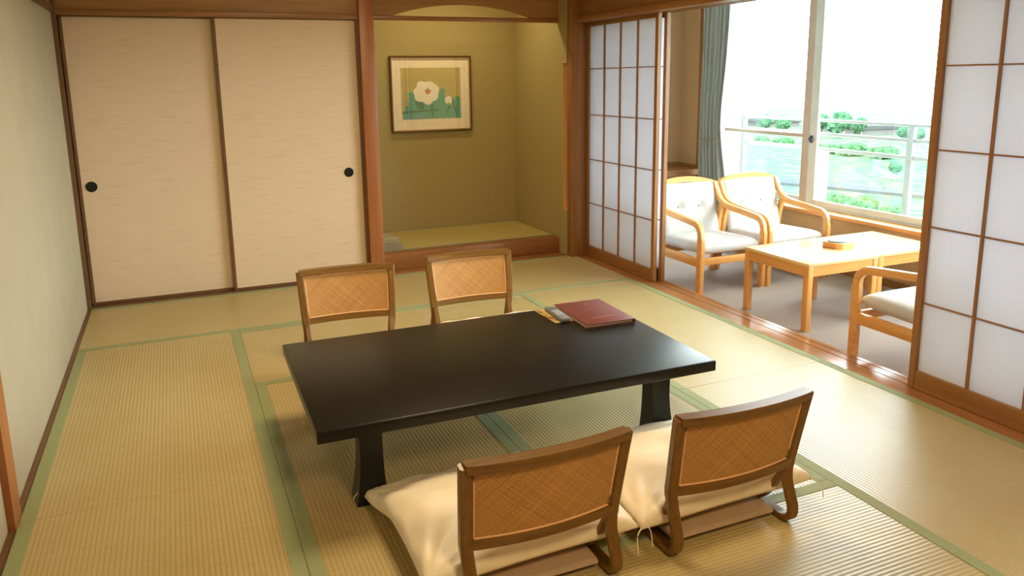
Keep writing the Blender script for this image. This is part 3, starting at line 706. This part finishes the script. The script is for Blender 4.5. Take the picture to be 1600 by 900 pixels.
def armchair(label, loc, rz):
    # local: front legs' front face at y=0, chair body to +y (back); sitter looks to -y; x from -.297 to .297
    t = thing('armchair', label, 'armchair', loc, rz, 'beech armchairs with pale cushions in the sunroom')
    for s in (-1, 1):
        x = s*.275
        fr = [(x, .024, 0), (x, .024, .15), (x, .022, .30), (x, .024, .42), (x, .038, .468), (x, .072, .497), (x, .12, .507), (x, .25, .520), (x, .38, .532), (x, .46, .548), (x*1.0, .525, .585), (x*1.0, .565, .64), (x*.99, .60, .705)]
        p = catmull(fr, 5); n = len(p)
        MB().sweep(p, [.042]*n, [.05 if i < 15 else .042 for i in range(n)]).build('arm_frame', M['beechy'], t)
        rl_ = catmull([(x, .50, .545), (x, .53, .45), (x, .55, .30), (x, .575, .15), (x, .605, 0)], 5)
        MB().sweep(rl_, .038, [.045-.008*i/20 for i in range(21)]).build('rear_leg', M['beechz'], t)
        MB().box((x-.014, .045, .20), (x+.014, .555, .262), .004).build('side_rail', M['beechy'], t)
    MB().box((-.26, .012, .212), (.26, .036, .262), .004).build('front_rail', M['beechx'], t)
    MB().box((-.26, .54, .20), (.26, .562, .262), .004).build('back_rail', M['beechx'], t)
    # crowned top rail
    g = MB(); N = 20; rg = []
    for i in range(N+1):
        u = -1+2*i/N; zc = .700+.042*(1-u*u)-.012*abs(u)**6; yc = .603+.022*(1-u*u); hh_ = .020
        rg.append([g.bm.verts.new((u*.289, yc+a, zc+b)) for a, b in ((-.017, -hh_), (.017, -hh_), (.017, hh_), (-.017, hh_))])
    for A, B in zip(rg, rg[1:]):
        for k in range(4): g.bm.faces.new((A[k], A[(k+1) % 4], B[(k+1) % 4], B[k]))
    g.bm.faces.new(rg[0]); g.bm.faces.new(rg[-1])
    g.build('top_rail', M['beechx'], t, smooth=35)
    # cushions
    def pillow(W_, D_, T, M4, name, tufts=(), ex=8):
        g = MB(); N = 40
        def f(side):
            def q(u, v):
                x, y = 2*u-1, 2*v-1
                e = max(0, 1-abs(x)**ex)**.4*max(0, 1-abs(y)**ex)**.4
                z = T*e*(.86+.14*(1-x*x)*(1-y*y))
                dm = sum(.03*math.exp(-(((x*W_-a)**2+(y*D_-b)**2)/.0016)) for a, b in tufts) if side > 0 else 0
                return M4 @ Vector((x*W_, y*D_, side*(z-dm*e)))
            return q
        g.grid(N, N, f(1)); g.grid(N, N, f(-1)); bmesh.ops.remove_doubles(g.bm, verts=g.bm.verts, dist=.0004)
        o = g.build(name, M['uph'], t, smooth=180)
        for a, b in tufts:
            p = M4 @ Vector((a, b, T*.98-.022)); q = M4 @ Vector((a, b, T*.98-.014))
            MB().cyl(p, q, .010, .006, n=10).build('tuft_button', M['uph'], o)
    pillow(.252, .262, .052, Matrix.Translation((0, .285, .315)) @ Matrix.Rotation(math.radians(-2), 4, 'X'), 'seat_cushion')
    pillow(.258, .205, .036, Matrix.Translation((0, .553, .520)) @ Matrix.Rotation(math.radians(90-15), 4, 'X'), 'back_cushion', ((-.095, .02), (.095, .02)))
    return t
armchair('left beech armchair with white tufted back cushion, beside the open paper screens', (.622, -1.262, ZC), 0)
armchair('right beech armchair with white tufted back cushion, nearer the window, touching its twin', (1.225, -1.262, ZC), 0)
armchair('beech armchair half hidden behind the right paper screen, facing the tables', (.605, -2.595, ZC), PI)

# ------------------------------------------------------------------ alcove things
pc = thing('framed_picture', 'framed print of a large white flower over green leaves on the alcove wall', 'picture', (-.862, AY, 1.32))
pw, ph_, fw = .368, .325, .014
for a, b in (((-pw, -.03, ph_-fw), (pw, 0, ph_)), ((-pw, -.03, -ph_), (pw, 0, -ph_+fw))): MB().box(a, b, .002, 1).build('frame_rail', M['frame'], pc)
for a, b in (((-pw, -.03, -ph_+fw), (-pw+fw, 0, ph_-fw)), ((pw-fw, -.03, -ph_+fw), (pw, 0, ph_-fw))): MB().box(a, b, .002, 1).build('frame_stile', M['frame'], pc)
iw, ih = pw-fw, ph_-fw
sl = MB()
for a, b in (((-iw, -.026, ih-.008), (iw, -.012, ih)), ((-iw, -.026, -ih), (iw, -.012, -ih+.008)), ((-iw, -.026, -ih+.008), (-iw+.008, -.012, ih-.008)), ((iw-.008, -.026, -ih+.008), (iw, -.012, ih-.008))): sl.box(a, b)
sl.build('gold_slip', M['framel'], pc)
MB().box((-iw, -.012, -ih), (iw, -.004, ih)).build('mount', M['matb'], pc)
aw0, aw1, ah0, ah1 = -.27, .27, -.215, .225
pr = MB(); y = -.0125
pr.flat([(aw0, ah0), (aw1, ah0), (aw1, ah1), (aw0, ah1)], y, 0)
leaf = [(aw0+.01, ah0+.005), (aw1-.0, ah0+.005), (aw1-.01, -.03), (.22, -.02), (.20, -.05), (.17, -.03), (.16, -.10), (.12, -.03), (.125, .04), (.10, .055), (.075, .03), (.06, -.03), (0, -.05), (-.1, -.02), (-.15, -.02), (-.16, .01), (-.20, .02), (-.215, .01), (-.20, -.03), (-.225, -.06), (-.205, -.09), (-.25, -.11), (-.235, -.14), (-.26, -.17)]
pr.flat(leaf, y-.0006, 1)
pr.flat([(-.25, -.215), (-.05, -.212), (-.06, -.175), (-.25, -.18)], y-.0011, 6)
pr.flat([(-.27, -.165), (.06, -.145), (.06, -.13), (-.27, -.145)], y-.0012, 2)
for lx, lz, lw, lh, an in ((.0, -.12, .012, .08, .1), (.16, -.11, .010, .08, -.4), (.205, -.10, .008, .07, .25), (-.11, -.09, .03, .05, .8)):
    pr.flat([(lx+lw*math.cos(q)*math.cos(an)-lh*math.sin(q)*math.sin(an), lz+lw*math.cos(q)*math.sin(an)+lh*math.sin(q)*math.cos(an)) for q in (2*PI*i/14 for i in range(14))], y-.0016, 2)
fx, fz = -.045, .015
pet = []
for i in range(72):
    q = 2*PI*i/72; r = .104+.016*abs(math.sin(q*3.5+.5))-.012*abs(math.cos(q*2.2)); pet.append((fx+r*1.08*math.cos(q), fz+r*.92*math.sin(q)))
pr.flat(pet, y-.002, 3)
pr.flat([(fx+.012+.028*(1+.3*math.sin(5*q))*math.cos(q), fz+.01+.022*(1+.3*math.cos(4*q))*math.sin(q)) for q in (2*PI*i/24 for i in range(24))], y-.0026, 4)
pr.flat([(.155+.034*math.cos(q), -.055+.036*math.sin(q)) for q in (2*PI*i/20 for i in range(20))], y-.002, 3)
pr.flat([(.12, -.075), (.135, -.095), (.175, -.098), (.192, -.07), (.17, -.085), (.155, -.07), (.14, -.085)], y-.0026, 5)
pr.build('print', [M['art'], M['teal'], M['teald'], M['petal'], M['orange'], M['lime'], M['blue']], pc, smooth=0, fix=False)
MB().box((-iw, -.0225, -ih), (iw, -.021, ih)).build('glass', M['picglass'], pc, smooth=0)
def folded(label, loc, rz, w, d, h, m):
    t = thing('folded_cloth', label, 'cloth', loc, rz, 'folded cloths on the alcove floor')
    n = 3
    for i in range(n):
        MB().box((-w+.003*i, -d, h/n*i), (w-.004*i, d-.004*i, h/n*(i+1)-.0012), .004, 2).build('fold', m, t)
folded('lower grey folded cloth at the left end of the alcove', (-1.50, .42, .1322), .05, .12, .15, .046, M['cloth1'])
folded('upper tan folded cloth stacked on the grey one', (-1.505, .44, .1785), .12, .10, .14, .044, M['cloth2'])
folded('small rolled tan cloth on top of the stack beside the alcove post', (-1.558, .45, .2229), .3, .030, .11, .034, M['cloth2'])
